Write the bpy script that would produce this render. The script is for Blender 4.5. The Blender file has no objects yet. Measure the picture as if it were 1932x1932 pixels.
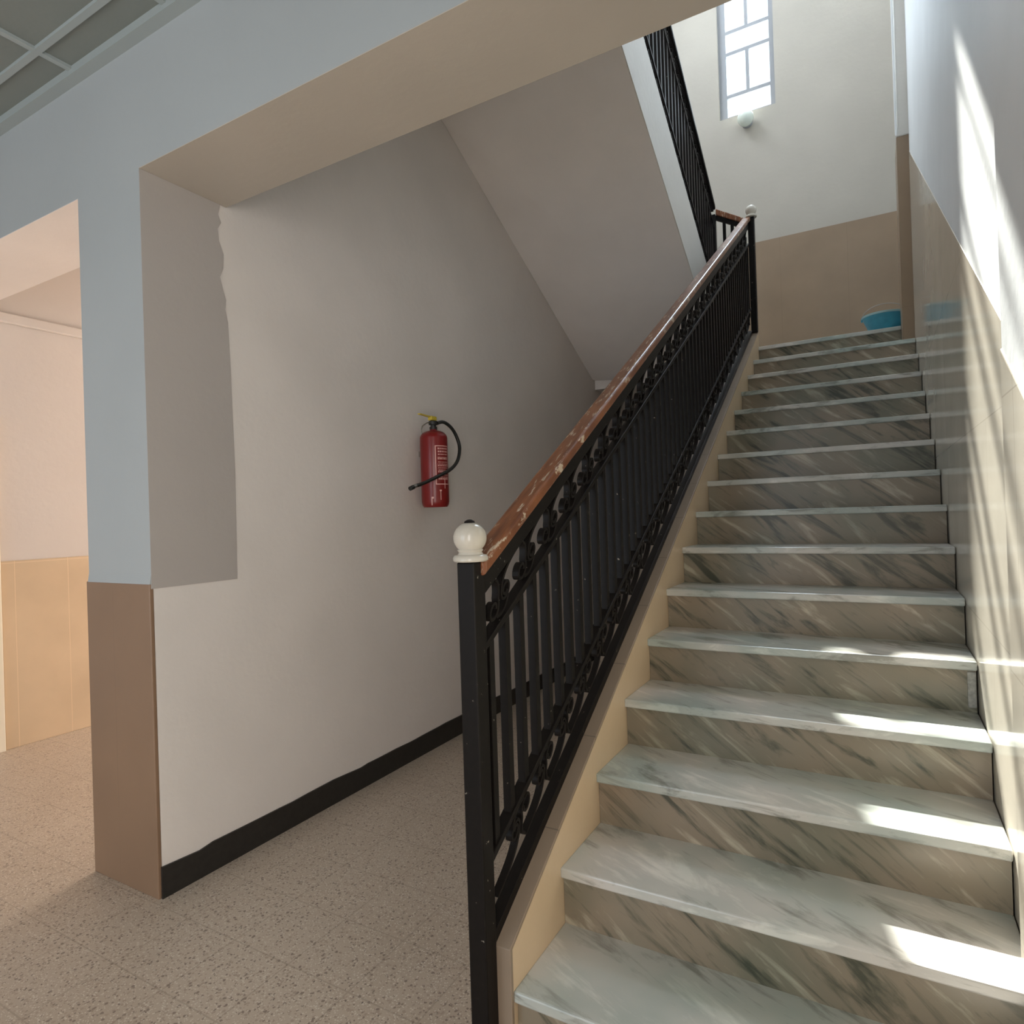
import bpy, bmesh, math, random
from mathutils import Vector, Matrix

S = bpy.context.scene
COL = S.collection

# ------------------------------------------------------------------ camera
cam_data = bpy.data.cameras.new('camera')
cam_data.sensor_width = 36.0
cam_data.lens = 22.572
cam_data.clip_start = 0.02
cam = bpy.data.objects.new('camera', cam_data)
COL.objects.link(cam)
yaw, pitch, roll = math.radians(29.7386), math.radians(0.1852), math.radians(-1.8435)
f_ = Vector((-math.sin(yaw) * math.cos(pitch), math.cos(yaw) * math.cos(pitch), math.sin(pitch)))
r_ = Vector((math.cos(yaw), math.sin(yaw), 0))
u_ = r_.cross(f_)
r2 = math.cos(roll) * r_ + math.sin(roll) * u_
u2 = -math.sin(roll) * r_ + math.cos(roll) * u_
M = Matrix((r2, u2, -f_)).transposed().to_4x4()
M.translation = Vector((0, 0, 1.38))
cam.matrix_world = M
S.camera = cam

# ------------------------------------------------------------------ world, sun, daylight, added fill lamps
world = bpy.data.worlds.new('world')
S.world = world
world.use_nodes = True
bg = world.node_tree.nodes['Background']
bg.inputs[0].default_value = (0.80, 0.90, 1.0, 1)
bg.inputs[1].default_value = 1.8

sun_d = bpy.data.lights.new('sun', 'SUN')
sun_d.energy = 28.0
sun_d.angle = math.radians(0.8)
sun_d.color = (1.0, 0.96, 0.88)
sun = bpy.data.objects.new('sun', sun_d)
COL.objects.link(sun)
sun_dir = Vector((0.243, -1.0, -1.045)).normalized()
sun.rotation_euler = sun_dir.to_track_quat('-Z', 'Y').to_euler()
sun.location = (-3, 12, 14)


def area(name, loc, direction, sx, sy, energy, color):
    d = bpy.data.lights.new(name, 'AREA')
    d.shape = 'RECTANGLE'
    d.size, d.size_y = sx, sy
    d.energy = energy
    d.color = color
    o = bpy.data.objects.new(name, d)
    COL.objects.link(o)
    o.location = loc
    o.rotation_euler = Vector(direction).to_track_quat('-Z', 'Y').to_euler()
    return o


area('daylight_stair_window', (-1.075, 7.32, 6.54), (0, -1, -0.15), 0.52, 2.15, 58, (0.72, 0.86, 1.0))
area('fill_upper_back', (-0.7, 6.85, 7.9), (0.05, -0.8, -0.6), 2.2, 0.5, 62, (0.76, 0.88, 1.0))  # added fill lamp inside the stairwell, no window behind it
area('fill_upper_side', (-2.30, 4.9, 7.0), (1, -0.15, -0.35), 2.6, 1.0, 72, (0.80, 0.90, 1.0))  # added fill lamp to brighten the right wall, no opening there
area('daylight_entrance', (-2.6, -3.3, 1.7), (0, 1, 0.1), 2.4, 2.2, 14, (0.66, 0.84, 1.0))
area('fill_side', (0.33, -1.15, 1.35), (-1, 0.12, 0.0), 1.3, 2.2, 46, (1.0, 0.90, 0.80))  # added fill lamp at an invented opening, brightens faces turned right
area('daylight_corridor_window', (-3.8, 6.9, 1.8), (0, -1, -0.40), 1.7, 1.5, 125, (1.0, 0.88, 0.76))

S.view_settings.view_transform = 'Standard'
S.view_settings.look = 'None'
S.view_settings.exposure = 0.5
S.view_settings.gamma = 1.0
S.view_settings.use_curve_mapping = False
S.cycles.use_denoising = True
S.cycles.max_bounces = 10
S.cycles.diffuse_bounces = 6
S.cycles.sample_clamp_indirect = 6.0


# ------------------------------------------------------------------ materials
def new_mat(name):
    m = bpy.data.materials.new(name)
    m.use_nodes = True
    nt = m.node_tree
    b = nt.nodes['Principled BSDF']
    return m, nt, b


def nd(nt, t, **kw):
    n = nt.nodes.new(t)
    for k, v in kw.items():
        setattr(n, k, v)
    return n


def link(nt, a, b):
    nt.links.new(a, b)


def ramp(nt, stops):
    r = nd(nt, 'ShaderNodeValToRGB')
    e = r.color_ramp.elements
    while len(e) < len(stops):
        e.new(0.5)
    for i, (p, c) in enumerate(stops):
        e[i].position = p
        e[i].color = (*c, 1) if len(c) == 3 else c
    return r


def pos_mapped(nt, scale=(1, 1, 1), rot=(0, 0, 0), per_object=False):
    g = nd(nt, 'ShaderNodeNewGeometry')
    out = g.outputs['Position']
    if per_object:
        oi = nd(nt, 'ShaderNodeObjectInfo')
        mul = nd(nt, 'ShaderNodeVectorMath', operation='SCALE')
        cmb = nd(nt, 'ShaderNodeCombineXYZ')
        for i in range(3):
            link(nt, oi.outputs['Random'], cmb.inputs[i])
        link(nt, cmb.outputs[0], mul.inputs[0])
        mul.inputs['Scale'].default_value = 17.0
        add = nd(nt, 'ShaderNodeVectorMath', operation='ADD')
        link(nt, out, add.inputs[0])
        link(nt, mul.outputs[0], add.inputs[1])
        out = add.outputs[0]
    m = nd(nt, 'ShaderNodeMapping')
    m.inputs['Scale'].default_value = scale
    m.inputs['Rotation'].default_value = rot
    link(nt, out, m.inputs['Vector'])
    return m.outputs[0]


def bump(nt, b, height, strength, dist=0.01):
    n = nd(nt, 'ShaderNodeBump')
    n.inputs['Strength'].default_value = strength
    n.inputs['Distance'].default_value = dist
    link(nt, height, n.inputs['Height'])
    link(nt, n.outputs[0], b.inputs['Normal'])


def plaster(name, col, var=0.05, rough=0.55):
    m, nt, b = new_mat(name)
    v = pos_mapped(nt)
    n = nd(nt, 'ShaderNodeTexNoise')
    n.inputs['Scale'].default_value = 1.7
    n.inputs['Detail'].default_value = 5
    link(nt, v, n.inputs['Vector'])
    r = ramp(nt, [(0.3, tuple(c * (1 - var) for c in col)), (0.7, tuple(min(1, c * (1 + var)) for c in col))])
    link(nt, n.outputs['Fac'], r.inputs[0])
    link(nt, r.outputs[0], b.inputs['Base Color'])
    b.inputs['Roughness'].default_value = rough
    n2 = nd(nt, 'ShaderNodeTexNoise')
    n2.inputs['Scale'].default_value = 26
    n2.inputs['Detail'].default_value = 3
    link(nt, v, n2.inputs['Vector'])
    bump(nt, b, n2.outputs['Fac'], 0.12, 0.01)
    return m


def plain(name, col, rough=0.5, metal=0.0, spec=0.5, var=0.0, scale=20):
    m, nt, b = new_mat(name)
    b.inputs['Roughness'].default_value = rough
    b.inputs['Metallic'].default_value = metal
    b.inputs['Specular IOR Level'].default_value = spec
    v = pos_mapped(nt)
    n = nd(nt, 'ShaderNodeTexNoise')
    n.inputs['Scale'].default_value = scale
    link(nt, v, n.inputs['Vector'])
    r = ramp(nt, [(0.3, tuple(c * (1 - var) for c in col)), (0.7, tuple(min(1, c * (1 + var)) for c in col))])
    link(nt, n.outputs['Fac'], r.inputs[0])
    link(nt, r.outputs[0], b.inputs['Base Color'])
    return m


def wall_tile(name, col, rough, plane='YZ', tw=0.30, th=0.60, offx=0.0, offz=0.0, grout=0.82):
    """Ceramic wall tile: faint joints, cloudy glaze."""
    m, nt, b = new_mat(name)
    g = nd(nt, 'ShaderNodeNewGeometry')
    sep = nd(nt, 'ShaderNodeSeparateXYZ')
    link(nt, g.outputs['Position'], sep.inputs[0])
    facs = []
    for src, period, off in ((0 if plane == 'XZ' else 1, tw, offx), (2, th, offz)):
        a = nd(nt, 'ShaderNodeMath', operation='ADD')
        link(nt, sep.outputs[src], a.inputs[0])
        a.inputs[1].default_value = off + 50 * period
        d = nd(nt, 'ShaderNodeMath', operation='MODULO')
        link(nt, a.outputs[0], d.inputs[0])
        d.inputs[1].default_value = period
        c = nd(nt, 'ShaderNodeMath', operation='LESS_THAN')
        link(nt, d.outputs[0], c.inputs[0])
        c.inputs[1].default_value = 0.0035
        facs.append(c.outputs[0])
    mx = nd(nt, 'ShaderNodeMath', operation='MAXIMUM')
    link(nt, facs[0], mx.inputs[0])
    link(nt, facs[1], mx.inputs[1])
    v = pos_mapped(nt)
    n = nd(nt, 'ShaderNodeTexNoise')
    n.inputs['Scale'].default_value = 3.0
    n.inputs['Detail'].default_value = 6
    link(nt, v, n.inputs['Vector'])
    r = ramp(nt, [(0.3, tuple(c * 0.90 for c in col)), (0.7, tuple(min(1, c * 1.06) for c in col))])
    link(nt, n.outputs['Fac'], r.inputs[0])
    mix = nd(nt, 'ShaderNodeMix', data_type='RGBA')
    link(nt, mx.outputs[0], mix.inputs[0])
    link(nt, r.outputs[0], mix.inputs[6])
    mix.inputs[7].default_value = (*[c * grout for c in col], 1)
    link(nt, mix.outputs[2], b.inputs['Base Color'])
    b.inputs['Roughness'].default_value = rough
    return m


def marble(name, light, mid, dark, rough, rot):
    m, nt, b = new_mat(name)
    v = pos_mapped(nt, per_object=True)
    mp = nd(nt, 'ShaderNodeMapping')
    mp.inputs['Rotation'].default_value = rot
    mp.inputs['Scale'].default_value = (1, 1, 1)
    link(nt, v, mp.inputs['Vector'])
    mp2 = nd(nt, 'ShaderNodeMapping')
    mp2.inputs['Scale'].default_value = (2.6, 10.0, 17.0)
    link(nt, mp.outputs[0], mp2.inputs['Vector'])
    n = nd(nt, 'ShaderNodeTexNoise')
    n.inputs['Scale'].default_value = 1.0
    n.inputs['Detail'].default_value = 7
    n.inputs['Roughness'].default_value = 0.62
    n.inputs['Distortion'].default_value = 0.5
    link(nt, mp2.outputs[0], n.inputs['Vector'])
    r = ramp(nt, [(0.36, dark), (0.47, mid), (0.56, mid), (0.67, light)])
    link(nt, n.outputs['Fac'], r.inputs[0])
    n2 = nd(nt, 'ShaderNodeTexNoise')
    n2.inputs['Scale'].default_value = 2.6
    n2.inputs['Detail'].default_value = 3
    link(nt, v, n2.inputs['Vector'])
    r2_ = ramp(nt, [(0.35, (0.74, 0.80, 0.74)), (0.65, (1.14, 1.04, 0.96))])
    link(nt, n2.outputs['Fac'], r2_.inputs[0])
    mix = nd(nt, 'ShaderNodeMix', data_type='RGBA', blend_type='MULTIPLY')
    mix.inputs[0].default_value = 1.0
    link(nt, r.outputs[0], mix.inputs[6])
    link(nt, r2_.outputs[0], mix.inputs[7])
    link(nt, mix.outputs[2], b.inputs['Base Color'])
    b.inputs['Roughness'].default_value = rough
    return m


def terrazzo():
    m, nt, b = new_mat('terrazzo')
    v = pos_mapped(nt)

    def chips(scale, thr, seed):
        mp = nd(nt, 'ShaderNodeMapping')
        mp.inputs['Location'].default_value = (seed, seed * 1.7, 0.013)
        link(nt, v, mp.inputs['Vector'])
        # wobble so chips are angular, irregular
        no = nd(nt, 'ShaderNodeTexNoise')
        no.inputs['Scale'].default_value = scale * 1.3
        link(nt, mp.outputs[0], no.inputs['Vector'])
        ad = nd(nt, 'ShaderNodeVectorMath', operation='MULTIPLY_ADD')
        link(nt, no.outputs['Color'], ad.inputs[0])
        ad.inputs[1].default_value = (0.7 / scale,) * 3
        link(nt, mp.outputs[0], ad.inputs[2])
        vo = nd(nt, 'ShaderNodeTexVoronoi')
        vo.inputs['Scale'].default_value = scale
        link(nt, ad.outputs[0], vo.inputs['Vector'])
        sep = nd(nt, 'ShaderNodeSeparateColor')
        link(nt, vo.outputs['Color'], sep.inputs[0])
        sz = nd(nt, 'ShaderNodeMath', operation='MULTIPLY')
        link(nt, sep.outputs[0], sz.inputs[0])
        sz.inputs[1].default_value = thr
        lt = nd(nt, 'ShaderNodeMath', operation='LESS_THAN')
        link(nt, vo.outputs['Distance'], lt.inputs[0])
        link(nt, sz.outputs[0], lt.inputs[1])
        return lt.outputs[0]

    n = nd(nt, 'ShaderNodeTexNoise')
    n.inputs['Scale'].default_value = 1.3
    n.inputs['Detail'].default_value = 4
    link(nt, v, n.inputs['Vector'])
    base = ramp(nt, [(0.3, (0.44, 0.355, 0.275)), (0.7, (0.53, 0.435, 0.345))])
    link(nt, n.outputs['Fac'], base.inputs[0])
    cur = base.outputs[0]
    for scale, thr, seed, colr in ((90, 0.52, 3.1, (0.40, 0.31, 0.24)), (75, 0.40, 7.7, (0.25, 0.19, 0.15)),
                                   (150, 0.46, 1.9, (0.64, 0.57, 0.48)), (42, 0.13, 5.5, (0.17, 0.13, 0.11))):
        c = chips(scale, thr, seed)
        mix = nd(nt, 'ShaderNodeMix', data_type='RGBA')
        link(nt, c, mix.inputs[0])
        link(nt, cur, mix.inputs[6])
        mix.inputs[7].default_value = (*colr, 1)
        cur = mix.outputs[2]
    # joints every 0.2525 m
    sep = nd(nt, 'ShaderNodeSeparateXYZ')
    link(nt, v, sep.inputs[0])
    fs = []
    for i, off in ((0, 1.64), (1, -1.372)):
        a = nd(nt, 'ShaderNodeMath', operation='ADD')
        link(nt, sep.outputs[i], a.inputs[0])
        a.inputs[1].default_value = off + 0.0025 + 100 * 0.2525
        d = nd(nt, 'ShaderNodeMath', operation='MODULO')
        link(nt, a.outputs[0], d.inputs[0])
        d.inputs[1].default_value = 0.2525
        c = nd(nt, 'ShaderNodeMath', operation='LESS_THAN')
        link(nt, d.outputs[0], c.inputs[0])
        c.inputs[1].default_value = 0.005
        fs.append(c.outputs[0])
    mx = nd(nt, 'ShaderNodeMath', operation='MAXIMUM')
    link(nt, fs[0], mx.inputs[0])
    link(nt, fs[1], mx.inputs[1])
    k = nd(nt, 'ShaderNodeMath', operation='MULTIPLY')
    link(nt, mx.outputs[0], k.inputs[0])
    k.inputs[1].default_value = 0.40
    mix = nd(nt, 'ShaderNodeMix', data_type='RGBA')
    link(nt, k.outputs[0], mix.inputs[0])
    link(nt, cur, mix.inputs[6])
    mix.inputs[7].default_value = (0.26, 0.20, 0.15, 1)
    link(nt, mix.outputs[2], b.inputs['Base Color'])
    b.inputs['Roughness'].default_value = 0.42
    return m


def worn_wood():
    m, nt, b = new_mat('worn varnished wood')
    v = pos_mapped(nt, scale=(60, 7, 7))
    n = nd(nt, 'ShaderNodeTexNoise')
    n.inputs['Scale'].default_value = 1.0
    n.inputs['Detail'].default_value = 5
    link(nt, v, n.inputs['Vector'])
    r = ramp(nt, [(0.3, (0.13, 0.045, 0.02)), (0.7, (0.27, 0.10, 0.04))])
    link(nt, n.outputs['Fac'], r.inputs[0])
    v2 = pos_mapped(nt, scale=(70, 10, 16))
    n2 = nd(nt, 'ShaderNodeTexNoise')
    n2.inputs['Scale'].default_value = 1.0
    n2.inputs['Detail'].default_value = 6
    n2.inputs['Roughness'].default_value = 0.7
    link(nt, v2, n2.inputs['Vector'])
    r3 = ramp(nt, [(0.575, (0, 0, 0)), (0.60, (1, 1, 1))])
    link(nt, n2.outputs['Fac'], r3.inputs[0])
    mix = nd(nt, 'ShaderNodeMix', data_type='RGBA')
    link(nt, r3.outputs[0], mix.inputs[0])
    link(nt, r.outputs[0], mix.inputs[6])
    mix.inputs[7].default_value = (0.50, 0.40, 0.30, 1)
    link(nt, mix.outputs[2], b.inputs['Base Color'])
    b.inputs['Roughness'].default_value = 0.28
    bump(nt, b, n2.outputs['Fac'], 0.25, 0.002)
    return m


def black_paint():
    m, nt, b = new_mat('black gloss paint')
    v = pos_mapped(nt)
    n = nd(nt, 'ShaderNodeTexNoise')
    n.inputs['Scale'].default_value = 55
    n.inputs['Detail'].default_value = 5
    link(nt, v, n.inputs['Vector'])
    r = ramp(nt, [(0.0, (0.006, 0.005, 0.0045)), (0.71, (0.010, 0.008, 0.007)), (0.745, (0.26, 0.23, 0.19))])
    link(nt, n.outputs['Fac'], r.inputs[0])
    link(nt, r.outputs[0], b.inputs['Base Color'])
    b.inputs['Roughness'].default_value = 0.42
    b.inputs['Specular IOR Level'].default_value = 0.14
    return m


def glass_mat():
    m = bpy.data.materials.new('window glass')
    m.use_nodes = True
    nt = m.node_tree
    nt.nodes.clear()
    out = nd(nt, 'ShaderNodeOutputMaterial')
    tr = nd(nt, 'ShaderNodeBsdfTransparent')
    gl = nd(nt, 'ShaderNodeBsdfGlossy')
    gl.inputs['Roughness'].default_value = 0.05
    tr.inputs[0].default_value = (0.95, 0.97, 0.97, 1)
    mx = nd(nt, 'ShaderNodeMixShader')
    mx.inputs[0].default_value = 0.06
    link(nt, tr.outputs[0], mx.inputs[1])
    link(nt, gl.outputs[0], mx.inputs[2])
    link(nt, mx.outputs[0], out.inputs[0])
    return m


M_WALL = plaster('off white wall paint', (0.71, 0.66, 0.62))
M_UPPER = plaster('upper wall paint', (0.70, 0.675, 0.63))
M_BACKW = plaster('shaded cream back wall paint', (0.42, 0.385, 0.33))  # cream with shade put into it, offsets the fill lamps here
M_RIGHT = plaster('skylit white right wall paint', (0.82, 0.84, 0.85))  # whiter, bluer wall paint with skylight put into the colour
M_SLAB = plaster('stair soffit bounce tint', (0.84, 0.79, 0.76))  # lighter wall paint, bounce from the treads put into the colour
M_SOFFIT2 = plaster('corridor soffit bounce tint', (0.74, 0.69, 0.66))  # paler copy with warm corridor light put into the colour
M_PORTAL = plaster('blue grey portal paint', (0.37, 0.395, 0.405), 0.03)
M_JAMB = plaster('grey jamb paint', (0.42, 0.385, 0.36), 0.03)
M_SOFFIT = plaster('soffit bounce tint', (0.50, 0.44, 0.37))  # portal paint with warm floor bounce put into the colour
M_BEIGE = plaster('corridor paint', (0.56, 0.51, 0.475), 0.03)
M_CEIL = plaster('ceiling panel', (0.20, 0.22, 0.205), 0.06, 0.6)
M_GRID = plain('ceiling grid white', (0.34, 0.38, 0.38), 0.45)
M_DADO_R = wall_tile('glossy cream wall tile', (0.70, 0.64, 0.54), 0.11, 'YZ', 0.578, 0.60, 0.1, 0.2, 0.80)
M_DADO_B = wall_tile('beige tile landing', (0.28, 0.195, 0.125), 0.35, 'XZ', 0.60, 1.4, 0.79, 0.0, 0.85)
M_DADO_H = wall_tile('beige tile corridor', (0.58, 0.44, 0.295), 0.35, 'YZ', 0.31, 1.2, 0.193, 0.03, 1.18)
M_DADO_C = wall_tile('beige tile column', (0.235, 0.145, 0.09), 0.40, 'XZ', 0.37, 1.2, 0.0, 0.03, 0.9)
M_FLOOR = terrazzo()
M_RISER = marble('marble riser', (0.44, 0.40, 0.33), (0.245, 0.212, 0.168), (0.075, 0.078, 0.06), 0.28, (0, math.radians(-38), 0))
M_TREAD = marble('skylit marble tread', (0.68, 0.70, 0.70), (0.51, 0.53, 0.535), (0.29, 0.30, 0.29), 0.20, (0, 0, math.radians(28)))  # paler, bluer marble: window skylight put into the tread colour
M_CREAM = plaster('cream stringer tile', (0.58, 0.44, 0.29), 0.06, 0.35)
M_CAP = wall_tile('brown cap tile', (0.27, 0.205, 0.15), 0.35, 'YZ', 0.30, 5.0, 0.12, 0.0, 0.6)
M_BLACK = black_paint()
M_BASEB = plain('black baseboard paint', (0.018, 0.016, 0.014), 0.45, var=0.2, scale=40)
M_WOOD = worn_wood()
M_BALL = plain('cream enamel', (0.52, 0.48, 0.41), 0.22, var=0.06, scale=9)
M_RED = plain('red enamel', (0.20, 0.010, 0.010), 0.30, var=0.08, scale=6)
M_PINK = plain('printed label ink', (0.75, 0.42, 0.38), 0.5)
M_RUBBER = plain('black rubber', (0.012, 0.012, 0.010), 0.45)
M_YELLOW = plain('yellow plastic', (0.60, 0.46, 0.05), 0.4)
M_STEEL = plain('steel', (0.35, 0.33, 0.30), 0.35, metal=0.8)
M_BUCKET = plain('blue plastic', (0.035, 0.26, 0.36), 0.35, var=0.1)
M_BUCKET_RIM = plain('pale blue plastic rim', (0.30, 0.45, 0.45), 0.35)
M_OPAL = plain('opal glass', (0.72, 0.78, 0.70), 0.15)
M_FRAME = plain('white window frame', (0.30, 0.31, 0.33), 0.5)
M_GLASS = glass_mat()


# ------------------------------------------------------------------ mesh helpers
class MB:
    def __init__(self):
        self.bm = bmesh.new()

    def box(self, x0, x1, y0, y1, z0, z1):
        v = [self.bm.verts.new(p) for p in
             [(x0, y0, z0), (x1, y0, z0), (x1, y1, z0), (x0, y1, z0), (x0, y0, z1), (x1, y0, z1), (x1, y1, z1), (x0, y1, z1)]]
        for f in ((0, 3, 2, 1), (4, 5, 6, 7), (0, 1, 5, 4), (1, 2, 6, 5), (2, 3, 7, 6), (3, 0, 4, 7)):
            self.bm.faces.new([v[i] for i in f])
        return self

    def loft(self, a, b):
        """Two matching polygons joined into a closed solid."""
        va = [self.bm.verts.new(p) for p in a]
        vb = [self.bm.verts.new(p) for p in b]
        n = len(a)
        self.bm.faces.new(va[::-1])
        self.bm.faces.new(vb)
        for i in range(n):
            j = (i + 1) % n
            self.bm.faces.new([va[i], va[j], vb[j], vb[i]])
        return self

    def prism_x(self, poly, x0, x1):
        return self.loft([(x0, y, z) for y, z in poly], [(x1, y, z) for y, z in poly])

    def prism_y(self, poly, y0, y1):
        return self.loft([(x, y0, z) for x, z in poly], [(x, y1, z) for x, z in poly])

    def lathe(self, prof, c=(0, 0, 0), seg=40):
        rings = []
        for r, z in prof:
            if r < 1e-6:
                rings.append([self.bm.verts.new((c[0], c[1], c[2] + z))])
            else:
                rings.append([self.bm.verts.new((c[0] + r * math.cos(2 * math.pi * k / seg),
                                                 c[1] + r * math.sin(2 * math.pi * k / seg), c[2] + z)) for k in range(seg)])
        for a, b in zip(rings, rings[1:]):
            for k in range(seg):
                j = (k + 1) % seg
                if len(a) == 1 and len(b) == 1:
                    continue
                if len(a) == 1:
                    self.bm.faces.new([a[0], b[k], b[j]])
                elif len(b) == 1:
                    self.bm.faces.new([a[k], a[j], b[0]])
                else:
                    self.bm.faces.new([a[k], a[j], b[j], b[k]])
        return self

    def tube(self, pts, r, seg=12):
        pts = [Vector(p) for p in pts]
        rings = []
        for i, p in enumerate(pts):
            t = (pts[min(i + 1, len(pts) - 1)] - pts[max(i - 1, 0)]).normalized()
            ref = Vector((0, 0, 1)) if abs(t.z) < 0.95 else Vector((1, 0, 0))
            a = t.cross(ref).normalized()
            b = t.cross(a)
            rings.append([self.bm.verts.new(p + r * (math.cos(2 * math.pi * k / seg) * a + math.sin(2 * math.pi * k / seg) * b)) for k in range(seg)])
        for i in range(1, len(rings)):  # untwist
            A, B = rings[i - 1], rings[i]
            best = min(range(seg), key=lambda s: (A[0].co - B[s].co).length)
            rings[i] = B[best:] + B[:best]
        for A, B in zip(rings, rings[1:]):
            for k in range(seg):
                j = (k + 1) % seg
                self.bm.faces.new([A[k], A[j], B[j], B[k]])
        self.bm.faces.new(rings[0][::-1])
        self.bm.faces.new(rings[-1])
        return self

    def ribbon(self, path, thick, w):
        """Flat iron bar following a path in the YZ plane (centred on x = 0)."""
        pts = [Vector((p[0], p[1])) for p in path]
        L, R = [], []
        for i, p in enumerate(pts):
            t = (pts[min(i + 1, len(pts) - 1)] - pts[max(i - 1, 0)]).normalized()
            n = Vector((-t.y, t.x)) * thick / 2
            L.append(p + n)
            R.append(p - n)
        rows = []
        for l, r in zip(L, R):
            rows.append([self.bm.verts.new(q) for q in ((-w / 2, l.x, l.y), (w / 2, l.x, l.y), (w / 2, r.x, r.y), (-w / 2, r.x, r.y))])
        for a, b in zip(rows, rows[1:]):
            for k in range(4):
                j = (k + 1) % 4
                self.bm.faces.new([a[k], a[j], b[j], b[k]])
        self.bm.faces.new(rows[0][::-1])
        self.bm.faces.new(rows[-1])
        return self

    def build(self, name, m, parent=None, bevel=0.0, smooth=False, origin=None, segs=2):
        bm = self.bm
        bmesh.ops.recalc_face_normals(bm, faces=bm.faces[:])
        if parent is not None:
            off = parent.matrix_world_loc
        else:
            off = Vector(origin) if origin else Vector((0, 0, 0))
        if origin and parent is not None:
            off = off + Vector(origin) * 0
        bmesh.ops.translate(bm, verts=bm.verts[:], vec=-off)
        me = bpy.data.meshes.new(name)
        bm.to_mesh(me)
        bm.free()
        me.materials.append(m)
        if smooth:
            for p in me.polygons:
                p.use_smooth = True
        o = bpy.data.objects.new(name, me)
        COL.objects.link(o)
        if parent is not None:
            o.parent = parent.obj
        else:
            o.location = off
        if bevel:
            md = o.modifiers.new('bevel', 'BEVEL')
            md.width = bevel
            md.segments = segs
            md.limit_method = 'ANGLE'
            md.angle_limit = math.radians(35)
        if smooth:
            try:
                me.set_sharp_from_angle(angle=math.radians(40))
            except Exception:
                pass
        return o


class Root:
    """Empty at the base of a thing; children are given world coordinates."""

    def __init__(self, name, loc, label=None, cat=None, group=None):
        o = bpy.data.objects.new(name, None)
        o.empty_display_size = 0.1
        COL.objects.link(o)
        o.location = loc
        if label:
            o['label'] = label
            o['category'] = cat
        if group:
            o['group'] = group
        self.obj = o
        self.matrix_world_loc = Vector(loc)


def sub(o):
    r = Root.__new__(Root)
    r.obj = o
    r.matrix_world_loc = Vector((0, 0, 0))
    return r


def struct(mb, name, m, bevel=0.0, label=None, **kw):
    o = mb.build(name, m, bevel=bevel, **kw)
    o['kind'] = 'structure'
    if label:
        o['label'] = label
        o['category'] = name.split('_')[0]
    return o


def child_of(o, mb, name, m, bevel=0.0, smooth=False):
    """Part under an object that sits at the world origin."""
    c = mb.build(name, m, bevel=bevel, smooth=smooth)
    c.parent = o
    return c


# ------------------------------------------------------------------ dimensions
XL, XR = -0.84, 0.265            # stair between curb and right wall
T, RZ = 0.289, 0.17
Y1 = 1.3996                      # first nosing
NS = 16
YL = Y1 + 15 * T                 # landing nosing
ZL = NS * RZ                     # landing level 2.72
XW = -2.343                      # wall with the extinguisher
XH = -4.81                       # corridor wall
YB = 7.0                         # back wall
CEIL = 3.19
TOP = 8.25


def nose(y):
    return RZ + (RZ / T) * (y - Y1)


# ------------------------------------------------------------------ structure
struct(MB().box(XH - 0.2, 0.6, -3.6, YB + 0.2, -0.12, 0.0), 'floor', M_FLOOR, label='speckled brown terrazzo tile floor with thin dark joints')

# wall with the extinguisher (between stair and corridor), jamb paint and dado facing
struct(MB().box(-2.76, XW, 1.405, YB, 0.0, TOP), 'wall_left', M_WALL, label='off white wall carrying the red extinguisher beside the stair')
# column front: painted part above, tiles below
o = struct(MB().prism_x([(1.389, 1.163), (1.395, 1.20), (1.395, CEIL + 0.3), (1.4045, CEIL + 0.3), (1.4045, 1.163)], -2.763, XW + 0.003),
           'trim_1', M_PORTAL, label='blue grey painted face of the column between the two openings')
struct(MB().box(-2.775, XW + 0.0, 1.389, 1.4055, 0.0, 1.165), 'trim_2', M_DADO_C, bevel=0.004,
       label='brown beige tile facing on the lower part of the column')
# jamb paint with the ragged edge against the white wall
random.seed(4)
edge = [(1.76, 1.146)]
z = 1.146
edge += [(1.765, 1.6), (1.758, 2.05), (1.752, 2.22), (1.742, 2.27), (1.747, 2.31), (1.732, 2.36), (1.722, 2.40), (1.738, 2.44),
         (1.742, 2.50), (1.722, 2.55), (1.718, 2.60), (1.735, 2.63), (1.722, 2.66), (1.732, 2.706)]
poly = [(1.3952, 1.146)] + edge + [(1.3952, 2.706)]
struct(MB().prism_x(poly, XW, XW + 0.004), 'trim_3', M_JAMB, label='darker grey paint band on the inner side of the column with a ragged edge')

# header over both openings
struct(MB().box(XH, -2.763, 1.395, 1.76, 2.706, CEIL + 0.3), 'wall_header_left', M_PORTAL)
struct(MB().box(XW + 0.003, 0.284, 1.395, 1.76, 2.706, CEIL + 0.3), 'wall_header', M_PORTAL,
       label='blue grey painted beam crossing above the stair opening')
# soffit bounce tint of the header: warm bounce light put into the colour
struct(MB().box(XH, -2.763, 1.3952, 1.7598, 2.7035, 2.7065), 'trim_16', M_SOFFIT2, label='underside of the beam above the left opening, corridor light put into its colour')
struct(MB().box(XW + 0.005, 0.24, 1.3952, 1.7598, 2.7035, 2.7065), 'trim_4', M_SOFFIT, label='underside of the beam above the stair opening')

# ceiling of the entrance room and its grid
ce = struct(MB().box(XH - 0.2, 0.6, -3.6, 1.395, CEIL, CEIL + 0.1), 'ceiling', M_CEIL, label='grey suspended ceiling panels in a white metal grid')
g = MB()
for x in (-4.52, -3.915, -3.31, -2.705, -2.09, -1.48, -0.87, -0.26):
    g.box(x - 0.012, x + 0.012, -3.4, 1.395, CEIL - 0.012, CEIL)
for k in range(8):
    y = 1.236 - 0.605 * k
    g.box(XH, 0.3, y - 0.012, y + 0.012, CEIL - 0.0125, CEIL)
g.box(XH, 0.3, 1.350, 1.395, CEIL - 0.03, CEIL)
child_of(ce, g, 'ceiling_grid', M_GRID)

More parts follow.
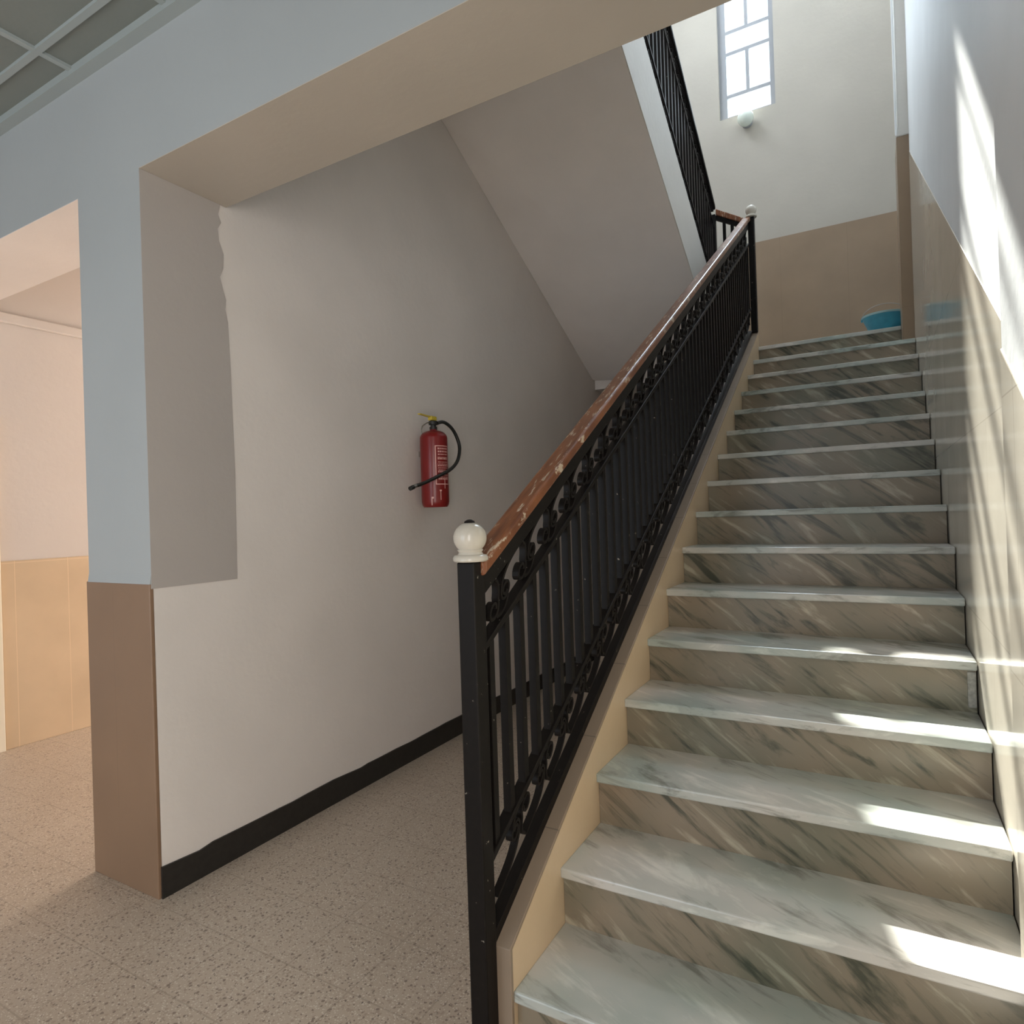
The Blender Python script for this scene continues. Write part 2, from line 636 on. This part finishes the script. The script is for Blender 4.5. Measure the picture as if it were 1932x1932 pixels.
# corridor beyond the left opening
struct(MB().box(XH - 0.2, XH, -3.6, YB + 0.2, 0.0, CEIL + 0.3), 'wall_corridor', M_BEIGE, label='warm beige plaster wall seen through the left opening')
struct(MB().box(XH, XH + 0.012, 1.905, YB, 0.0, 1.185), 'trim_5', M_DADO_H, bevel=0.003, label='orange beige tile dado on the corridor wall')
struct(MB().box(XH, XH + 0.035, 1.50, YB, 2.70, 2.765), 'trim_6', M_BEIGE, bevel=0.008, label='thin horizontal ledge high on the corridor wall')
struct(MB().box(XH, XH + 0.035, 1.80, 1.897, 0.0, 2.1), 'trim_7', plain('cream door frame', (0.75, 0.68, 0.55), 0.4), bevel=0.004,
       label='cream upright door trim at the left edge of the corridor wall')
struct(MB().box(XH, -2.76, 1.76, YB, CEIL, CEIL + 0.1), 'ceiling_corridor', M_BEIGE)
# corridor end wall with an opening for the daylight
w = MB()
w.box(XH, -4.70, YB, YB + 0.2, 0, CEIL).box(-2.86, -2.76, YB, YB + 0.2, 0, CEIL)
w.box(-4.70, -2.86, YB, YB + 0.2, 0, 0.9).box(-4.70, -2.86, YB, YB + 0.2, 2.5, CEIL)
struct(w, 'wall_corridor_end', M_BEIGE)

# entrance wall behind the camera with a wide opening
w = MB()
w.box(XH, -3.9, -3.6, -3.4, 0, CEIL).box(-1.3, 0.6, -3.6, -3.4, 0, CEIL).box(-3.9, -1.3, -3.6, -3.4, 2.85, CEIL)
struct(w, 'wall_front', M_UPPER)

# right wall: plaster above, sloping tiled dado below; unseen gap added for side fill lamp
struct(MB().box(0.2685, 0.6, -0.4, YB + 0.2, 0.0, TOP).box(0.285, 0.6, -3.6, -1.9, 0.0, TOP).box(0.285, 0.6, -1.9, -0.4, 2.5, TOP), 'wall_right', M_RIGHT, label='white plaster wall rising along the right side of the stair')


def slope_r(y):
    return 2.212 + 0.5882 * (y - 2.605)


ys = [1.77, 5.5]
struct(MB().prism_x([(1.77, 0.0), (5.52, 0.0), (5.52, slope_r(5.52)), (1.77, slope_r(1.77))], XR - 0.0, 0.2684), 'trim_8', M_DADO_R,
       bevel=0.004, label='glossy cream tile dado sloping up along the right side of the stair')
struct(MB().prism_x([(-0.4, 0.0), (1.77, 0.0), (1.77, 1.712), (0.82, 1.155), (-0.4, 1.155)], 0.242, 0.2684), 'trim_9', M_DADO_R,
       bevel=0.004, label='slightly thicker cream tile dado nearest the camera on the right')
struct(MB().box(0.2455, 0.2684, -0.4, 1.77, 1.155, CEIL), 'wall_right_near', M_RIGHT)
# narrow pilaster at the head of the flight
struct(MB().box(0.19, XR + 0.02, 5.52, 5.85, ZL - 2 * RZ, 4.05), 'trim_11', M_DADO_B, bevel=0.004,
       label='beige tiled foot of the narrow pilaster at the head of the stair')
struct(MB().prism_y([(0.187, 4.05), (0.200, 4.13), (0.200, TOP), (0.287, TOP), (0.287, 4.05)], 5.515, 5.85), 'trim_12', M_UPPER,
       bevel=0.008, label='narrow white pilaster running up the right corner')
struct(MB().prism_x([(5.50, 4.05), (5.52, 4.10), (5.52, TOP), (5.50, TOP)], 0.182, 0.196), 'trim_13', M_RIGHT, bevel=0.004,
       label='thin pale pipe line on the edge of the pilaster')

# back wall with window opening
WX0, WX1, WZ0, WZ1 = -1.275, -0.815, 5.455, 7.78
w = MB()
w.box(-2.76, WX0 - 0.06, YB, YB + 0.25, 0, TOP).box(WX1 + 0.03, 0.6, YB, YB + 0.25, 0, TOP)
w.box(WX0 - 0.06, WX1 + 0.03, YB, YB + 0.25, 0, WZ0 - 0.015).box(WX0 - 0.06, WX1 + 0.03, YB, YB + 0.25, WZ1, TOP)
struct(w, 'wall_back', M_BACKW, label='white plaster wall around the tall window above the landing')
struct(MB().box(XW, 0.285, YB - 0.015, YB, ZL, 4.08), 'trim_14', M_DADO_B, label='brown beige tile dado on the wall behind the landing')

# window
wn = Root('window_1', (-1.055, YB, WZ0))
wn.obj['kind'] = 'structure'
wn.obj['label'] = 'tall bright window with pale grey bars above the landing'
wn.obj['category'] = 'window'
F = MB()
fy0, fy1 = YB + 0.05, YB + 0.09
F.box(WX0 - 0.06, WX0 + 0.018, fy0, fy1, WZ0 - 0.015, WZ1).box(WX1 - 0.018, WX1 + 0.03, fy0, fy1, WZ0 - 0.015, WZ1)
F.box(WX0 + 0.018, WX1 - 0.018, fy0, fy1, WZ0 - 0.015, WZ0 + 0.02).box(WX0 + 0.018, WX1 - 0.018, fy0, fy1, WZ1 - 0.02, WZ1)
F.build('window_frame', M_FRAME, wn)
rows = [5.475, 5.69, 6.135, 6.36, 6.805, 7.03, 7.475, 7.78]
for zz in rows[1:-1]:
    MB().box(WX0 + 0.018, WX1 - 0.018, fy0, fy1, zz - 0.018, zz + 0.018).build('glazing_bar', M_FRAME, wn)
for a, bb in ((5.69, 6.135), (6.36, 6.805), (7.03, 7.475)):
    MB().box(-1.065, -1.031, fy0, fy1, a + 0.018, bb - 0.018).build('glazing_bar', M_FRAME, wn)
MB().box(WX0 + 0.018, WX1 - 0.018, fy0 + 0.018, fy0 + 0.022, WZ0 + 0.02, WZ1 - 0.02).build('window_glass', M_GLASS, wn)

# upper floor slab, upper walls, roof
struct(MB().box(XW, 0.285, 1.0, 3.31, 3.905, 4.25), 'ceiling_slab', M_SLAB, label='flat plaster ceiling where the upper flight meets the floor above')
struct(MB().box(XW, 0.285, 0.8, 1.0, 3.905, TOP), 'wall_upper', M_UPPER)
struct(MB().box(XW, 0.285, 1.0, 1.76, CEIL + 0.3, 3.905), 'wall_above_header', M_UPPER)
struct(MB().box(-2.76, 0.6, 0.8, YB + 0.25, TOP, TOP + 0.15), 'ceiling_upper', M_UPPER)

# black baseboard with ragged paint line
pts = []
random.seed(2)
y = 1.40
while y < YB:
    pts.append((y, 0.112 + random.uniform(-0.005, 0.006)))
    y += random.uniform(0.05, 0.16)
pts.append((YB, 0.11))
struct(MB().prism_x([(1.40, 0.0), (YB, 0.0)] + pts[::-1], XW, XW + 0.008), 'baseboard_left', M_BASEB,
       label='black painted baseboard strip along the foot of the extinguisher wall')

# ------------------------------------------------------------------ lower staircase
st = Root('staircase', (-0.29, Y1, 0), 'wide marble stair rising from the floor to the landing', 'staircase')
for k in range(NS):
    y0 = Y1 + k * T
    zt = RZ * (k + 1)
    yend = y0 + T + 0.03 if k < NS - 1 else YB - 0.016
    random.seed(k)
    xr = XR - 0.002
    if k == NS - 1:
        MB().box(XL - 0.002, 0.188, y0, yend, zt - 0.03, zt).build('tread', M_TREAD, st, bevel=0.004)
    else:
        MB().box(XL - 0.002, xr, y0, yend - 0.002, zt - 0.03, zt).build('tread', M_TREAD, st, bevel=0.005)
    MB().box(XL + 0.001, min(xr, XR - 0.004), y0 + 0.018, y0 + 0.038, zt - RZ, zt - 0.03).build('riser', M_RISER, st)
yk = Y1 + 4 * T
MB().box(0.236, 0.2605, yk + 0.012, yk + 0.03, RZ * 4 + 0.015, RZ * 5 - 0.036).build('mortar_patch', plain('pale mortar', (0.40, 0.38, 0.34), 0.8, var=0.3, scale=60), st, bevel=0.004)['label'] = 'pale mortar patch at the right end of one riser'
# solid body under the steps
prof = [(Y1 + 0.04, 0.0)]
for k in range(NS):
    y0 = Y1 + k * T + 0.038
    prof += [(y0, RZ * k if k else 0.0), (y0, RZ * (k + 1) - 0.031)]
prof = prof[1:]
prof += [(YB - 0.02, ZL - 0.031), (YB - 0.02, ZL - 0.18), (YL + 0.1, ZL - 0.18), (YL - 0.35, 0.0)]
MB().prism_x(prof, XL + 0.002, XR - 0.006).build('stair_body', M_WALL, st)
# curb wall carrying the railing
cy0, cy1 = 1.400, 5.77
ctop = lambda y: nose(y) + 0.105
MB().prism_x([(cy0, 0.0), (cy1 - 1.5, 0.0), (cy1, ZL - 0.2), (cy1, ctop(cy1)), (cy0, ctop(cy0))], -0.935, XL).build('stair_curb', M_CREAM, st)
capp = [(cy0 - 0.012, 0.0), (cy0 - 0.012, ctop(cy0) + 0.006), (cy1, ctop(cy1) + 0.013), (cy1, ctop(cy1)), (cy0, ctop(cy0)), (cy0, 0.0)]
MB().prism_x(capp, -0.945, XL + 0.001).build('curb_cap', M_CAP, st, bevel=0.002)
MB().box(-0.945, -0.935, 5.40, 5.41, 2.0, 2.1).build('curb_cap', M_CAP, st)
# landing slab left of the flight
MB().box(XW + 0.004, XL - 0.002, YL + 0.05, YB - 0.016, ZL - 0.03, ZL).build('landing', M_TREAD, st)
MB().box(XW + 0.004, XL - 0.002, YL + 0.05, YB - 0.016, ZL - 0.17, ZL - 0.031).build('landing_slab', M_SLAB, st)

# ------------------------------------------------------------------ upper staircase
us = Root('upper_staircase', (-1.7, 5.73, ZL), 'upper flight seen from below with grey soffit and white side stringer', 'staircase')
UT = 0.29
UY = 5.75


def nose_u(y):
    return ZL + RZ + (RZ / UT) * (UY - y)


xs, xwl = -1.13, XW + 0.002
bodyR = [(3.31, 3.904), (5.73, 2.515), (5.78, 2.515), (5.78, ZL)]
bodyL = [(3.31, 3.925), (5.73, 2.640), (5.78, 2.640), (5.78, ZL)]
steps = []
for k in range(9):
    yy = UY - UT * k
    steps += [(yy, ZL + RZ * k + 0.0005), (yy, ZL + RZ * (k + 1))]
steps = [(y, z) for y, z in steps if y > 3.32] + [(3.31, 4.25)]
MB().loft([(xwl, y, z) for y, z in bodyL + steps], [(xs - 0.006, y, z) for y, z in bodyR + steps]).build('stair_slab', M_SLAB, us)
cu = lambda y: nose_u(y) + 0.115
MB().prism_x([(3.31, 3.904), (5.76, 2.50), (5.76, cu(5.76)), (3.31, cu(3.31))], xs - 0.0055, xs).prism_x([(3.31, nose_u(3.31) - 0.16), (5.76, nose_u(5.76) - 0.16), (5.76, cu(5.76)), (3.31, cu(3.31))], xs - 0.10, xs - 0.006).build('stringer', M_UPPER, us)


# ------------------------------------------------------------------ railings
def spiral(cx, cy, r0, r1, a0, a1, n=20):
    out = []
    for i in range(n + 1):
        t = i / n
        a = a0 + (a1 - a0) * t
        r = r0 + (r1 - r0) * t
        out.append((cx + r * math.cos(a), cy + r * math.sin(a)))
    return out


def bez(p0, p1, p2, p3, n=12):
    out = []
    for i in range(n + 1):
        t = i / n
        out.append(tuple((1 - t) ** 3 * a + 3 * t * (1 - t) ** 2 * b + 3 * t * t * (1 - t) * c + t ** 3 * d
                         for a, b, c, d in zip(p0, p1, p2, p3)))
    return out


def scroll_mesh(slope, flip):
    """Leaf scroll between two sloping bars. Local s along y, h measured vertically from the lower bar."""
    H = 0.125

    def mp(p):
        s, h = p
        if flip:
            h = H - h
            s = 0.02 - s
        return (s, h + slope * s)
    m = MB()
    # long arm: from the upper bar down into the curl
    arm = bez((0.105, H), (0.04, H - 0.002), (-0.012, 0.115), (-0.020, 0.062))
    curl = spiral(0.004, 0.058, 0.024, 0.010, math.pi, math.pi + math.radians(500), 30)
    m.ribbon([mp(p) for p in arm + curl[1:]], 0.008, 0.020)
    # short lower curl with a spike
    a2 = bez((-0.050, 0.115), (-0.030, 0.110), (-0.030, 0.075), (-0.036, 0.060))
    c2 = spiral(-0.060, 0.045, 0.026, 0.012, math.radians(20), math.radians(-380), 26)
    m.ribbon([mp(p) for p in a2 + c2[1:]], 0.008, 0.020)
    # link at the foot of the curls
    m.ribbon([mp(p) for p in bez((-0.048, 0.018), (-0.02, 0.004), (0.0, 0.006), (0.018, 0.036))], 0.008, 0.020)
    bm = m.bm
    bmesh.ops.recalc_face_normals(bm, faces=bm.faces[:])
    me = bpy.data.meshes.new('scroll')
    bm.to_mesh(me)
    bm.free()
    me.materials.append(M_BLACK)
    return me


def sloped(mb, x0, x1, ya, yb, fz, h0, h1):
    mb.prism_x([(ya, fz(ya) + h0), (yb, fz(yb) + h0), (yb, fz(yb) + h1), (ya, fz(ya) + h1)], x0, x1)
    return mb


def railing(root, xc, ya, yb, fz, slope, y_first, hr0, hr1, mir):
    loc = root.matrix_world_loc
    for h0, h1, w_ in ((1.010, hr0, 0.030), (0.868, 0.888, 0.034), (0.325, 0.345, 0.034), (0.118, 0.150, 0.034)):
        sloped(MB(), xc - w_ / 2, xc + w_ / 2, ya, yb, fz, h0, h1).build('rail_bar', M_BLACK, root, bevel=0.002)
    hm = MB()
    sloped(hm, xc - 0.032, xc + 0.032, ya - (0.02 if not mir else 0), yb, fz, hr0, hr1)
    hm.build('handrail', M_BLACK if mir else M_WOOD, root, bevel=0.009, segs=3)
    # balusters
    n = int((yb - ya - 0.03) / 0.0835)
    half = 0.0115
    me = bpy.data.meshes.new('baluster')
    bm = bmesh.new()
    L = 0.868 - 0.345
    vs = []
    for sx, sy in ((-1, -1), (1, -1), (1, 1), (-1, 1)):
        vs.append((sx * half, sy * half))
    lo = [bm.verts.new((x, y, slope * y - 0.001)) for x, y in vs]
    hi = [bm.verts.new((x, y, L + slope * y + 0.001)) for x, y in vs]
    bm.faces.new(lo[::-1])
    bm.faces.new(hi)
    for i in range(4):
        j = (i + 1) % 4
        bm.faces.new([lo[i], lo[j], hi[j], hi[i]])
    bmesh.ops.recalc_face_normals(bm, faces=bm.faces[:])
    bm.to_mesh(me)
    bm.free()
    me.materials.append(M_BLACK)
    y = y_first
    while y < yb - 0.03:
        o = bpy.data.objects.new('baluster', me)
        COL.objects.link(o)
        o.parent = root.obj
        o.location = Vector((xc, y, fz(y) + 0.345)) - loc
        y += 0.0835
    up = scroll_mesh(slope, False)
    dn = scroll_mesh(slope, True)
    y = y_first + 0.08
    k = 0
    while y < yb - 0.10:
        for me_, h in ((up, 0.886), (dn, 0.203)):
            o = bpy.data.objects.new('scroll', me_)
            COL.objects.link(o)
            o.parent = root.obj
            o.location = Vector((xc, y, fz(y) + h)) - loc
        y += 0.158
        k += 1


rl = Root('stair_railing', (-0.899, 1.37, 0), 'black iron railing with scrollwork and brown wooden handrail along the lower flight', 'railing')
railing(rl, -0.899, 1.392, 5.72, nose, RZ / T, 1.425, 1.070, 1.110, False)
MB().box(-0.932, -0.880, 1.340, 1.392, 0.0, nose(1.366) + 1.112).build('newel_post', M_BLACK, rl, bevel=0.004)
MB().box(-0.890, -0.840, 5.722, 5.772, ctop(5.747) + 0.012, nose(5.747) + 1.09).build('newel_post', M_BLACK, rl, bevel=0.004)


def finial(c, s, root, nut=True):
    prof = [(0.0, 0.0), (0.046, 0.0), (0.050, 0.004), (0.050, 0.012), (0.045, 0.018), (0.036, 0.020), (0.033, 0.026), (0.037, 0.032)]
    for i in range(1, 15):
        a = -math.radians(55) + math.radians(145) * i / 14
        prof.append((0.0475 * math.cos(a), 0.0665 + 0.0445 * math.sin(a)))
    prof.append((0.0, 0.1112))
    f = MB().lathe([(r * s, z_ * s) for r, z_ in prof], c).build('finial', M_BALL, root, smooth=True)
    if nut:
        n = MB().lathe([(0, 0.108 * s), (0.016 * s, 0.109 * s), (0.014 * s, 0.114 * s), (0.006 * s, 0.118 * s), (0, 0.1185 * s)], c, 16)
        q = n.build('finial_cap', M_BLACK, root, smooth=True)
        q.parent = f
    return f


finial((-0.906, 1.366, nose(1.366) + 1.113), 0.90, rl)
finial((-0.865, 5.747, nose(5.747) + 1.091), 0.95, rl, False)
# short rail crossing to the upper flight
lk = MB()
za, zb = nose(5.747) + 1.035, nose_u(5.72) + 1.00
lk.loft([(-0.892, 5.72, za), (-0.892, 5.775, za), (-0.892, 5.775, za + 0.045), (-0.892, 5.72, za + 0.045)],
        [(-1.15, 5.72, zb), (-1.15, 5.775, zb), (-1.15, 5.775, zb + 0.055), (-1.15, 5.72, zb + 0.055)])
lk.build('link_handrail', M_WOOD, rl, bevel=0.008)
lk = MB()
lk.loft([(-0.892, 5.735, za - 0.04), (-0.892, 5.76, za - 0.04), (-0.892, 5.76, za), (-0.892, 5.735, za)],
        [(-1.15, 5.735, zb - 0.04), (-1.15, 5.76, zb - 0.04), (-1.15, 5.76, zb), (-1.15, 5.735, zb)])
lk.build('rail_bar', M_BLACK, rl)
MB().box(-1.15, -0.892, 5.735, 5.76, 2.83, 2.86).build('rail_bar', M_BLACK, rl)
for k in range(3):
    x = -0.955 - 0.065 * k
    zt = za - 0.038 + (zb - za) * (-0.892 - x) / 0.258
    MB().box(x - 0.012, x + 0.012, 5.736, 5.759, 2.86, zt).build('baluster', M_BLACK, rl)

ru = Root('stair_railing', (-1.18, 5.72, ZL), 'black iron railing along the upper flight, seen at a steep angle near the window', 'railing')
railing(ru, -1.175, 3.34, 5.70, nose_u, -RZ / UT, 3.38, 1.020, 1.060, True)
MB().box(-1.200, -1.150, 5.70, 5.75, cu(5.72) + 0.0, nose_u(5.72) + 1.0).build('newel_post', M_BLACK, ru, bevel=0.004)

# ------------------------------------------------------------------ fire extinguisher
EX, EY, EZ = -2.245, 3.035, 1.435
fe = Root('fire_extinguisher', (EX, EY, EZ), 'red fire extinguisher with black hose hanging on the white wall', 'fire extinguisher')
R0 = 0.080
prof = [(0, 0.012), (0.055, 0.012), (0.058, 0.0), (0.068, 0.0), (0.076, 0.012), (R0, 0.03), (R0, 0.40)]
for i in range(1, 9):
    a = math.pi / 2 * i / 8
    prof.append((0.022 + (R0 - 0.022) * math.cos(a), 0.40 + 0.045 * math.sin(a)))
prof += [(0.020, 0.455), (0, 0.455)]
MB().lathe(prof, (EX, EY, EZ), 48).build('cylinder_body', M_RED, fe, smooth=True)
v = MB().lathe([(0, 0.453), (0.022, 0.453), (0.022, 0.468), (0.016, 0.470), (0.016, 0.478), (0.026, 0.480), (0.026, 0.500), (0.014, 0.506), (0, 0.506)],
               (EX, EY, EZ), 20).build('valve', M_RUBBER, fe, smooth=True)
# safety block and levers (towards the left)
MB().box(EX - 0.014, EX + 0.014, EY - 0.032, EY + 0.020, EZ + 0.505, EZ + 0.530).build('safety_block', M_YELLOW, fe, bevel=0.004)
m = MB()
m.loft([(EX - 0.010, EY - 0.02, EZ + 0.520), (EX + 0.010, EY - 0.02, EZ + 0.520), (EX + 0.010, EY - 0.02, EZ + 0.526), (EX - 0.010, EY - 0.02, EZ + 0.526)],
       [(EX - 0.010, EY - 0.13, EZ + 0.527), (EX + 0.010, EY - 0.13, EZ + 0.527), (EX + 0.010, EY - 0.13, EZ + 0.532), (EX - 0.010, EY - 0.13, EZ + 0.532)])
m.build('squeeze_lever', M_YELLOW, fe)
MB().tube([(EX, EY - 0.02, EZ + 0.492), (EX, EY - 0.06, EZ + 0.486), (EX, EY - 0.10, EZ + 0.466), (EX, EY - 0.115, EZ + 0.440), (EX, EY - 0.115, EZ + 0.415)], 0.004, 8).build(
    'carry_handle', M_STEEL, fe, smooth=True)


def smooth_path(p, n=8):
    out = []
    p = [Vector(q) for q in p]
    for i in range(len(p) - 1):
        a = p[max(i - 1, 0)]
        b_, c = p[i], p[i + 1]
        d = p[min(i + 2, len(p) - 1)]
        for k in range(n):
            t = k / n
            out.append(0.5 * ((2 * b_) + (-a + c) * t + (2 * a - 5 * b_ + 4 * c - d) * t * t + (-a + 3 * b_ - 3 * c + d) * t ** 3))
    out.append(p[-1])
    return out


hose = smooth_path([(EX + 0.02, EY + 0.012, 1.925), (-2.215, 3.10, 1.935), (-2.20, 3.155, 1.905), (-2.19, 3.195, 1.850), (-2.18, 3.205, 1.785), (-2.17, 3.165, 1.710),
                    (-2.155, 3.075, 1.655), (-2.140, 2.945, 1.612), (-2.140, 2.80, 1.566), (-2.140, 2.715, 1.545)])
MB().tube(hose, 0.0102, 12).build('hose', M_RUBBER, fe, smooth=True)
MB().tube([(-2.140, 2.722, 1.547), (-2.140, 2.700, 1.540)], 0.011, 12).build('nozzle', M_STEEL, fe, smooth=True)
MB().tube([(-2.140, 2.700, 1.540), (-2.140, 2.672, 1.531)], 0.012, 12).build('nozzle', M_RUBBER, fe, smooth=True)
MB().box(XW, EX - R0 + 0.01, EY - 0.02, EY + 0.02, EZ + 0.30, EZ + 0.33).build('wall_bracket', M_STEEL, fe)


def cyl_patch(mb, a0, a1, z0, z1, r=R0 + 0.0006):
    n = max(2, int(abs(a1 - a0) / 5))
    A, B = [], []
    for i in range(n + 1):
        a = math.radians(a0 + (a1 - a0) * i / n)
        A.append(mb.bm.verts.new((EX + r * math.cos(a), EY + r * math.sin(a), EZ + z0)))
        B.append(mb.bm.verts.new((EX + r * math.cos(a), EY + r * math.sin(a), EZ + z1)))
    for i in range(n):
        mb.bm.faces.new([A[i], A[i + 1], B[i + 1], B[i]])


lb = MB()
a0, a1, z0, z1 = -50, 22, 0.128, 0.352
cyl_patch(lb, a0, a1, z0, z0 + 0.005)
cyl_patch(lb, a0, a1, z1 - 0.005, z1)
cyl_patch(lb, a0, a0 + 4, z0, z1)
cyl_patch(lb, a1 - 4, a1, z0, z1)
random.seed(11)
zz = z1 - 0.022
while zz > z0 + 0.02:
    a = a0 + 10 + random.uniform(0, 3)
    h = random.choice((0.004, 0.006, 0.009))
    while a < a1 - 10:
        wd = random.uniform(2.5, 7)
        cyl_patch(lb, a, min(a + wd, a1 - 7), zz, zz + h)
        a += wd + random.uniform(1.2, 2.5)
    zz -= h + random.choice((0.006, 0.008, 0.010))
cyl_patch(lb, -11, -7, 0.105, 0.160)
cyl_patch(lb, -32, -29, 0.040, 0.095)
cyl_patch(lb, -35, -26, 0.090, 0.098)
cyl_patch(lb, -70, -66, 0.010, 0.050)
cyl_patch(lb, -70, -60, 0.048, 0.058)
lb.build('printed_label', M_PINK, fe)['label'] = 'pale pink framed lettering and marks printed on the red cylinder'

# ------------------------------------------------------------------ wall lamp and basin
wl = Root('wall_lamp', (-1.06, YB, 5.33), 'round white globe lamp on the wall right below the tall window', 'lamp')
m = MB()
prof = [(0.0, -0.078)] + [(0.078 * math.cos(math.radians(a)), 0.078 * math.sin(math.radians(a))) for a in range(-80, 81, 10)] + [(0.0, 0.078)]
m.lathe(prof, (-1.06, YB - 0.098, 5.33), 32)
m.build('globe', M_OPAL, wl, smooth=True)
m = MB()
m.lathe([(0, 0), (0.055, 0), (0.055, 0.02), (0.045, 0.028), (0, 0.028)], (0, 0, 0), 28)
for v_ in m.bm.verts:
    x, y, z = v_.co
    v_.co = (-1.06 + x, YB - z, 5.33 + y)
m.build('lamp_base', M_FRAME, wl, smooth=True)

BX, BY = 0.085, 6.05
bk = Root('bucket', (BX, BY, ZL), 'small blue plastic bucket with wire handle standing on the landing', 'bucket')
prof = [(0, 0.004), (0.088, 0.0), (0.092, 0.004), (0.155, 0.155), (0.163, 0.160), (0.163, 0.172), (0.152, 0.172), (0.148, 0.158), (0.084, 0.012), (0, 0.010)]
MB().lathe(prof, (BX, BY, ZL), 48).build('bucket_body', M_BUCKET, bk, smooth=True)
MB().lathe([(0.1565, 0.160), (0.1655, 0.160), (0.1665, 0.168), (0.1655, 0.176), (0.1515, 0.176), (0.1515, 0.172), (0.1565, 0.170)], (BX, BY, ZL), 48).build('rim', M_BUCKET_RIM, bk, smooth=True)
hp = [(BX + 0.160 * math.cos(t), BY - 0.035 * math.sin(t), ZL + 0.168 + 0.095 * math.sin(t)) for t in [math.pi * i / 24 for i in range(25)]]
MB().tube(hp, 0.0028, 8).build('bucket_handle', M_STEEL, bk, smooth=True)
for s in (-1, 1):
    MB().box(BX + s * 0.162 - 0.006, BX + s * 0.162 + 0.006, BY - 0.012, BY + 0.012, ZL + 0.145, ZL + 0.175).build('handle_lug', M_BUCKET, bk, bevel=0.002)
